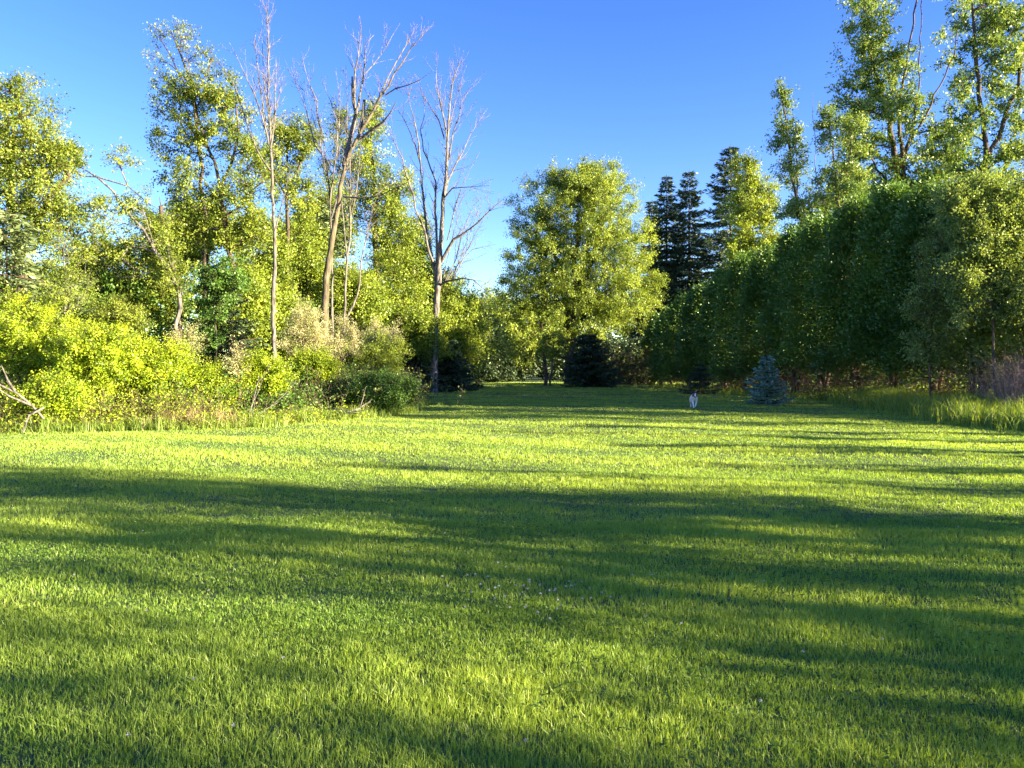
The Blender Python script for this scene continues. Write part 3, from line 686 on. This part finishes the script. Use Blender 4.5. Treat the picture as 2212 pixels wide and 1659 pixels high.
broadleaf('cottonwood', 'tall leafy tree with sparse wispy top left of the thin dead tree', 'tree', 85, 37, 500,
          [[(500, 700), (497, 572), (484, 470), (475, 405), (462, 350), (440, 290), (425, 240), (415, 180), (400, 100), (385, 60)],
           [(475, 405), (500, 350), (515, 290), (510, 230)], [(450, 310), (410, 270), (370, 240)], [(425, 240), (450, 180), (455, 130)], [(484, 470), (540, 420), (590, 380)]],
          [(440, 195, 70, 40, 36), (385, 215, 55, 45, 22), (480, 260, 60, 55, 36), (420, 300, 60, 60, 32), (520, 330, 50, 60, 30), (390, 390, 55, 60, 28), (450, 430, 60, 40, 26), (345, 290, 30, 60, 9), (540, 420, 50, 60, 36), (400, 500, 60, 60, 36), (530, 500, 60, 50, 40)],
          'green', .13, .15, 80, .7, shell=.55, bark='dark')
broadleaf('cottonwood', 'wispy feathery tree top high above the cottonwood', 'tree', 86, 39, 440,
          [[(445, 700), (440, 500), (432, 330), (420, 220), (395, 130), (370, 70)], [(425, 240), (400, 180), (350, 90)], [(425, 230), (440, 170), (460, 125)]],
          [(375, 80, 42, 32, 20), (415, 110, 45, 35, 16), (345, 130, 18, 40, 7), (455, 130, 16, 20, 5)], 'green', .09, .13, 34, .6, shell=.6, bark='dark', tip=.009)
broadleaf('leafy_tree', 'airy tree behind the thin dead tree', 'tree', 87, 46, 625,
          [[(625, 700), (622, 500), (618, 400), (620, 320)], [(620, 430), (580, 370), (560, 320)], [(620, 420), (650, 350), (665, 290)]],
          [(625, 290, 45, 40, 36), (590, 350, 50, 50, 40), (660, 320, 35, 50, 30), (630, 410, 60, 50, 40)],
          'green', .12, .17, 75, .85, shell=.6, bark='dark')
broadleaf('leafy_tree', 'tall tree with narrow yellowish top between the two dead trees', 'tree', 88, 58, 812,
          [[(815, 700), (812, 520), (808, 400), (800, 300), (795, 240)], [(812, 460), (770, 380), (745, 320)], [(812, 480), (850, 420), (870, 390)]],
          [(800, 270, 32, 40, 34), (735, 275, 22, 40, 16), (790, 350, 50, 50, 50), (850, 420, 45, 50, 50), (800, 450, 70, 60, 70), (860, 500, 60, 60, 66), (735, 400, 50, 80, 40)],
          'yellow', .25, .2, 75, 1.05, shell=.5)
LT = [
      (880, 540, 55, 70, 60, 'yellow', 'tall yellow-green tree seen through the lone dead tree limbs'), (690, 480, 60, 60, 56, 'green', 'tree crown behind the spray of bare stems'),
      (940, 640, 50, 60, 60, 'green', 'green tree directly behind the lone dead trunk'), (370, 520, 70, 60, 46, 'green', 'tree crown behind the snapped trunk'), (600, 700, 55, 70, 38, 'yellow', 'bright leafy tree at the foot of the thin dead tree'),
      (770, 640, 60, 60, 46, 'yellow', 'light green tree between forked dead tree and lone dead tree'), (520, 640, 50, 60, 36, 'yellow', 'bright small tree touching the vine covered spruce'),
      (1010, 720, 40, 60, 62, 'yellow', 'rightmost bright tree of the left tree line'),
      (640, 540, 62, 75, 48, 'yellow', 'bushy yellow-green tree left of the forked dead trunk'), (560, 570, 60, 90, 43, 'yellow', 'yellow-green tree right of the vine covered spruce'),
      (440, 480, 70, 50, 44, 'green', 'green tree behind the foot of the cottonwood'), (300, 600, 90, 70, 40, 'green', 'dark leafy tree behind the lime bushes'),
      (190, 590, 70, 70, 42, 'green', 'dense dark tree behind the second conifer'),
      (850, 620, 75, 85, 54, 'yellow', 'willowy tree left of the lone dead tree'), (985, 690, 52, 80, 57, 'yellow', 'drooping bright tree right of the lone dead tree'),
      (900, 720, 60, 55, 50, 'yellow', 'low bright tree beside the lone dead trunk'), (700, 640, 60, 70, 50, 'green', 'middling green tree behind the thin bare stems'), (80, 640, 70, 60, 36, 'yellow', 'yellowish tree at the left edge behind the lime bushes')]
for i, (U, V, ru, rv, d, mt, lab) in enumerate(LT):
    broadleaf('leafy_tree', lab, 'tree', 120 + i, d, U, [[(U, 800), (U + 5, V + 40), (U, V - rv * .5)]],
              [(U, V, ru, rv, 110), (U - ru * .4, V + rv * .6, ru * .9, rv * .6, 50), (U + ru * .45, V + rv * .7, ru * .8, rv * .55, 45)],
              mt, .16, .085 + .0022 * d, 78, .55 + .009 * d, shell=.5, bark='dark')
conifer('white_pine', 'soft grey-green pine behind the forked dead tree', 'conifer', 89, base_pt(715, 52), 13.2, 3.6, 'pine', 26, 8, .1, .42, 20, .1, .3, shape=.7, nw=.3)
conifer('vine_spruce', 'dark spruce draped in green vines below the cottonwood', 'conifer', 90, base_pt(478, 28.5), 5.4, 1.9, 'spruce', 20, 10, .04, .17, 60, .22, .24, shape=.6, nw=.34)
broadleaf('vine', 'deep green vine leaves climbing over the dark spruce', 'vine', 91, 27.6, 470, [[(470, 780), (465, 690), (470, 600)]],
          [(460, 640, 55, 70, 60), (500, 600, 40, 40, 24), (440, 740, 40, 50, 24)], 'deep', .03, .11, 85, .42, shell=.7, bark='dark', crown='leaves')
broadleaf('slim_sapling', 'slim yellow sapling with pale stem in front of the conifers', 'tree', 92, 22.5, 138,
          [[(138, 780), (137, 700), (142, 620), (146, 540), (150, 490)]], [(140, 560, 30, 55, 26), (135, 640, 42, 50, 30), (175, 620, 30, 60, 14), (110, 610, 24, 50, 10)],
          'yellow', .045, .07, 55, .4, bark='dead', shell=.6, tip=.006)

# thicket that closes the view under the tree line
def mass(name, label, cat, seed, pts, wx, z0, z1, ncl, m, leaf, rc, mat, kind='stuff'):
    rng = np.random.default_rng(seed); pts = np.array(pts, float)
    seg = np.linalg.norm(np.diff(pts[:, :2], axis=0), axis=1); cs = np.concatenate([[0], np.cumsum(seg)]); s = rng.uniform(0, cs[-1], ncl)
    top = np.interp(s, cs, pts[:, 2]) * (.8 + .35 * vnoise(s, s * 0, 3.5, seed))
    c = np.stack([np.interp(s, cs, pts[:, 0]) + rng.normal(size=ncl) * wx, np.interp(s, cs, pts[:, 1]) + rng.normal(size=ncl) * wx, z0 + (top - z0) * rng.random(ncl) ** .8], 1)
    lv = Leaves(); tb = Tubes(); foliage(rng, lv, tb, c, rc, m, leaf, twigs=False)
    o = lv.build(name, M[mat]); return tag(o, label, cat, kind=kind)
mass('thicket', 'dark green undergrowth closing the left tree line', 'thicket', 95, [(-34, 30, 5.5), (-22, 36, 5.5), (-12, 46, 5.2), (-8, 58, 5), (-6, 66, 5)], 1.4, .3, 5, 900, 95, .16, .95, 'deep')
mass('distant_woods', 'far woods forming the green backdrop behind every gap', 'woods', 96, [(-110, 85, 15), (-60, 112, 14), (-20, 122, 11.5), (30, 125, 11.5), (60, 112, 13), (110, 80, 14)], 4, .5, 12, 1700, 70, .55, 2.4, 'yellow')
mass('back_hedge', 'black-green low hedge across the far end of the lawn', 'hedge', 97, [(-9, 76, 5.5), (-3, 84, 6), (4, 88, 4.6), (16, 90, 5)], .9, .2, 3, 800, 75, .28, .9, 'spruce')
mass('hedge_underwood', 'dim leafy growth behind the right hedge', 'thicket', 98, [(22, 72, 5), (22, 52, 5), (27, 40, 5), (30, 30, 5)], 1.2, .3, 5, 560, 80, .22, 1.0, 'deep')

# ------------------------------------------------------------------ left: bushes along the lawn
BU = [
    (800, 770, 75, 48, 31, 120, 'yellow', 'yellow-green bush between the silvery shrubs'),
    (680, 790, 50, 30, 26, 60, 'lime', 'bright bush at the foot of the large silvery shrub'),
    (820, 845, 80, 35, 25.5, 120, 'deep', 'dark green low bush at the right end of the left border'),  # U, V centre, ru, rv, depth, n, label, material, leaf
    (60, 730, 95, 85, 22, 170, 'lime', 'tall lime green bush at the left edge of the lawn'),
    (215, 775, 85, 75, 21, 170, 'lime', 'rounded lime bush second from the left edge'),
    (345, 800, 85, 62, 22, 150, 'lime', 'spreading lime bush in the middle of the left border'),
    (110, 865, 75, 45, 19.5, 80, 'lime', 'low lime bush with red-brown stems nearest the viewer'),
    (450, 835, 55, 45, 22.5, 90, 'lime', 'small lime bush beside the blossoming shoots'),
    (560, 812, 62, 36, 23, 80, 'lime', 'knee-high bright bush with pale tips left of the silver shrub'),
    (250, 690, 60, 40, 24, 60, 'green', 'green bush behind the rounded lime bush'),
]
for i, (U, V, ru, rv, d, n, mt, lab) in enumerate(BU):
    st = [[(U + k * ru * .35, 870), (U + k * ru * .5, V + 20)] for k in (-.5, .5)]
    broadleaf('bush', lab, 'bush', 140 + i, d, U, [[(U, V + rv * .8), (U, V)]] + st, [(U, V, ru, rv, n), (U, V + rv * .45, ru * 1.0, rv * .6, n // 2)], mt, .05, .075, 120, .42,
              shell=.55, thick=.8, bark='twig', tip=.006, group='bushes of the left border', nt_=8)
SH = [(655, 725, 45, 60, 27, 90, 'largest silvery shrub, with upright pale sprays, before the forked dead tree'), (735, 745, 40, 45, 29, 50, 'silvery shrub right of the large silver one'),
      (830, 730, 40, 35, 34, 36, 'smaller pale shrub near the lone dead tree'), (400, 745, 22, 40, 24, 14, 'thin pale shoots poking above the lime bushes'),
      (512, 790, 20, 28, 22.5, 10, 'short pale blossoming tip before the vine spruce')]
for i, (U, V, ru, rv, d, n, lab) in enumerate(SH):
    broadleaf('silver_shrub', lab, 'shrub', 160 + i, d, U, [[(U, 840), (U, V + 10)]], [(U, V, ru, rv, n)], 'silver', .05, .075, 110, .5, shell=.6, thick=.8, bark='twig', up=1.1, asp=.35, tip=.006, group='silvery shrubs of the left border', nt_=5)
brush('dark_brush', 'dark brush heap with grey dead sticks at the corner of the left border', 170, [W(640, 900)[:2], W(720, 892), W(800, 884), W(870, 872)], .8, 700, .6, 1.9, leafm='brush', nleaf=26000, rr=.009, leaf=.085, spread=.8, mat='bark')
brush('dark_brush', 'green brambles under the silvery shrubs', 171, [(-7.8, 25.3), (-6.6, 27.5), (-6, 30)], .7, 400, .6, 1.8, leafm='deep', nleaf=22000, rr=.008, leaf=.085, spread=.8)
brush('dry_brush', 'reddish bare brush between bright bush and silver shrub', 172, [W(665, 893), W(700, 890)], .35, 140, .8, 1.8, leafm='rust', nleaf=1500, rr=.008, spread=.8)
brush('dry_brush', 'reddish stems at the foot of the leftmost lime bushes', 173, [(-13.2, 19.3), (-10.5, 19.8), (-8, 20.6)], .3, 320, .4, 1.3, leafm='lime', nleaf=9000, rr=.007, spread=.8, leaf=.06)
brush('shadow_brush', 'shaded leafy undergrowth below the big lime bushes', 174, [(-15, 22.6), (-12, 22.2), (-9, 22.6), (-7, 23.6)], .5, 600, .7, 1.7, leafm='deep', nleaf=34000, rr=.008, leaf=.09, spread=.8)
brush('leafy_weeds', 'knee-high leafy weeds spilling out of the left border', 175, [(-13, 19.0), (-10.5, 19.5), (-8, 20.4), (-6.5, 22), (-5.2, 24)], .4, 350, .1, .45, leafm='lime', nleaf=7000, rr=.004, spread=1.0, leaf=.06, mat='twig', cat='weeds')
grass_strip('tall_grass', 'long green grass fringe at the foot of the left bushes', 62, [(-12.5, 18.9), (-10, 19.3), (-8, 20.0), (-6.6, 21.3)], .28, 6000, .1, .5)
grass_strip('tall_grass', 'long dark grass below the dark brush heap', 64, [(-6.2, 22.3), (-5, 24.2), (-4.2, 27.5), (-4.3, 32)], .35, 7000, .2, .5)
grass_strip('straw_grass', 'dry straw coloured grass tuft before the left bushes', 63, [(-9.3, 19.8), (-7.6, 20.6)], .2, 1800, .3, .7, 'straw')

def stick(name, label, seed, pl, r0, r1, subs=3):
    rng = np.random.default_rng(seed); q = resample([np.array(p, float) for p in pl], .25); b = q[0].copy()
    q[1:-1] += rng.normal(size=(len(q) - 2, 3)) * .02; tb = Tubes(); tb.add(q, np.linspace(r0, r1, len(q)), 6)
    for _ in range(subs):
        j = rng.integers(len(q) // 4, len(q) - 1); d = q[-1] - q[0]; d /= np.linalg.norm(d); v = d + unit(rng, 1)[0] * .7
        tb.add(np.array([q[j], q[j] + v * .35, q[j] + v * .6 + [0, 0, .12]]), np.array([r1 * 1.2, r1, .006]), 5)
    o = tb.build(name, M['dead'], None, b); o.location = b
    return tag(o, label, 'dead branch')
stick('dead_branch', 'thick pale dead limb reaching up at the left frame edge', 180, [P(95, 905, 18.6), P(70, 875, 18.5), P(30, 845, 18.3), P(-15, 825, 18)], .034, .026, 4)
stick('dead_branch', 'arching grey limb drooping to the grass below the pale one', 181, [P(95, 880, 18.5), P(65, 895, 18.3), P(50, 935, 18.1)], .03, .012, 2)
stick('dead_branch', 'grey dead stick lying low at the dark brush heap', 182, [P(700, 884, 23.6), P(735, 885, 23.2), P(770, 893, 22.8)], .03, .015, 3)
stick('dead_branch', 'second grey stick crossing the one at the brush heap', 183, [P(745, 895, 22.9), P(775, 880, 23.4), P(800, 868, 23.8)], .022, .012, 2)
stick('dead_branch', 'pale stick standing upright beside the silver shrub', 184, [P(540, 890, 21.5), P(552, 850, 21.8), P(560, 810, 22)], .018, .008, 2)
stick('dead_branch', 'slanting pale branch showing before the small bright bush', 185, [P(520, 915, 21), P(560, 895, 21.3), P(600, 870, 21.6)], .02, .008, 3)

# ------------------------------------------------------------------ dog
def dog():
    S = .80
    V = {}; E = []
    def node(n, x, y, z, r, par=None):
        V[n] = (x * S, y * S, z * S, r * S)
        if par: E.append((par, n))
    # walking towards -Y (the camera), rump a little to the left
    node('chest', 0, 0, .49, .17)
    node('ribs', -.03, .20, .50, .15, 'chest'); node('loin', -.07, .40, .51, .12, 'ribs'); node('rump', -.10, .56, .54, .125, 'loin')
    node('tail1', -.11, .68, .54, .035, 'rump'); node('tail2', -.12, .82, .48, .035, 'tail1'); node('tail3', -.12, .92, .42, .02, 'tail2')
    node('neck', .015, -.12, .57, .135, 'chest'); node('poll', .025, -.21, .665, .11, 'neck'); node('brow', .028, -.29, .64, .088, 'poll')
    node('muz', .03, -.38, .55, .055, 'brow'); node('nose', .03, -.43, .525, .032, 'muz')
    for s, nm in ((-1, 'l'), (1, 'r')):
        node('ear' + nm, .028 + s * .065, -.19, .74, .022, 'poll'); node('eart' + nm, .028 + s * .095, -.21, .765, .010, 'ear' + nm)
    # front legs mid stride: left planted forward, right lifted
    node('shl', -.085, -.03, .38, .075, 'chest'); node('ell', -.075, -.02, .26, .05, 'shl'); node('wrl', -.05, -.12, .14, .036, 'ell'); node('pal', -.035, -.17, .035, .042, 'wrl'); node('tol', -.035, -.22, .018, .022, 'pal')
    node('shr', .085, -.03, .38, .075, 'chest'); node('elr', .08, .0, .26, .05, 'shr'); node('wrr', .06, -.08, .17, .036, 'elr'); node('par', .045, -.06, .08, .04, 'wrr'); node('tor', .055, -.03, .06, .02, 'par')
    for s, nm, dy in ((-1, 'l', .05), (1, 'r', -.10)):
        node('th' + nm, -.11 + s * .065, .52, .38, .075, 'rump'); node('kn' + nm, -.10 + s * .065, .44 + dy, .27, .045, 'th' + nm)
        node('ho' + nm, -.10 + s * .06, .60 + dy, .16, .024, 'kn' + nm); node('fo' + nm, -.09 + s * .06, .56 + dy, .03, .028, 'ho' + nm); node('ft' + nm, -.09 + s * .06, .51 + dy, .018, .02, 'fo' + nm)
    names = list(V); idx = {n: i for i, n in enumerate(names)}
    me = bpy.data.meshes.new('dog_frame'); me.from_pydata([V[n][:3] for n in names], [(idx[a], idx[b]) for a, b in E], [])
    o = bpy.data.objects.new('dog_frame', me); C.collection.objects.link(o)
    sk = o.modifiers.new('skin', 'SKIN'); sk.use_smooth_shade = True
    for i, n in enumerate(names):
        sv_ = me.skin_vertices[0].data[i]; sv_.radius = (V[n][3], V[n][3]); sv_.use_root = (n == 'chest')
    sb = o.modifiers.new('sub', 'SUBSURF'); sb.levels = 2; sb.render_levels = 2
    dg = bpy.context.evaluated_depsgraph_get(); ev = o.evaluated_get(dg)
    bm_ = bpy.data.meshes.new_from_object(ev); bpy.data.objects.remove(o); bpy.data.meshes.remove(me)
    co = np.zeros(len(bm_.vertices) * 3); bm_.vertices.foreach_get('co', co); co = co.reshape(-1, 3) / S
    # coat: white body, grey-brown sides of the face and ears, white blaze, a brown saddle patch
    t = np.zeros(len(co)); head = (co[:, 1] < -.14) & (co[:, 2] > .55)
    blaze = (np.abs(co[:, 0] - .03) < .026) | (co[:, 2] < .50)
    t[head & ~blaze] = .66; t[(co[:, 2] > .72)] = 1.0; t[(co[:, 1] < -.40) & (co[:, 2] < .56) & (co[:, 2] > .45)] = .9
    t[(co[:, 1] > .28) & (co[:, 1] < .5) & (co[:, 2] > .55)] = .5
    a = bm_.attributes.new('tone', 'FLOAT', 'POINT'); a.data.foreach_set('value', t.astype(np.float32))
    m, N, L = mat_new('dog_coat')
    at = N.new('ShaderNodeAttribute'); at.attribute_name = 'tone'; cr = N.new('ShaderNodeValToRGB')
    cr.color_ramp.elements[0].color = (.90, .84, .74, 1); cr.color_ramp.elements[1].color = (.02, .016, .014, 1)
    e = cr.color_ramp.elements.new(.62); e.color = (.14, .09, .08, 1)
    no = N.new('ShaderNodeTexNoise'); no.inputs['Scale'].default_value = 60; bp = N.new('ShaderNodeBump'); bp.inputs['Strength'].default_value = .5; bp.inputs['Distance'].default_value = .01
    pr = N.new('ShaderNodeBsdfPrincipled'); pr.inputs['Roughness'].default_value = .85; oo = N.new('ShaderNodeOutputMaterial')
    L.new(at.outputs['Fac'], cr.inputs[0]); L.new(cr.outputs[0], pr.inputs['Base Color']); L.new(no.outputs[0], bp.inputs['Height']); L.new(bp.outputs[0], pr.inputs['Normal']); L.new(pr.outputs[0], oo.inputs[0])
    loc = base_pt(1500, 30.6); loc[2] = float(hgt(loc[0], loc[1])) + .02
    root = empty('dog', 'white and brown collie-like dog trotting across the lawn towards the viewer', 'dog', loc)
    root.rotation_euler = (0, 0, R(-12)); root.scale = (1.06, 1.06, 1.06)
    link('body', bm_, m, root)
    def ball(name, p, r, mat, sc=(1, 1, 1)):
        import bmesh
        b = bmesh.new(); bmesh.ops.create_uvsphere(b, u_segments=12, v_segments=8, radius=r)
        for v in b.verts: v.co = Vector((v.co.x * sc[0] + p[0] * S, v.co.y * sc[1] + p[1] * S, v.co.z * sc[2] + p[2] * S))
        mm = bpy.data.meshes.new(name); b.to_mesh(mm); b.free(); link(name, mm, mat, root)
    bk, N, L = mat_new('dog_black'); pr = N.new('ShaderNodeBsdfPrincipled'); pr.inputs['Base Color'].default_value = (.012, .01, .01, 1); pr.inputs['Roughness'].default_value = .3
    o2 = N.new('ShaderNodeOutputMaterial'); L.new(pr.outputs[0], o2.inputs[0])
    ball('nose', (.03, -.455, .53), .018, bk, (1.1, .8, .9)); ball('eye', (-.03, -.35, .665), .009, bk); ball('eye', (.085, -.35, .665), .009, bk)
dog()
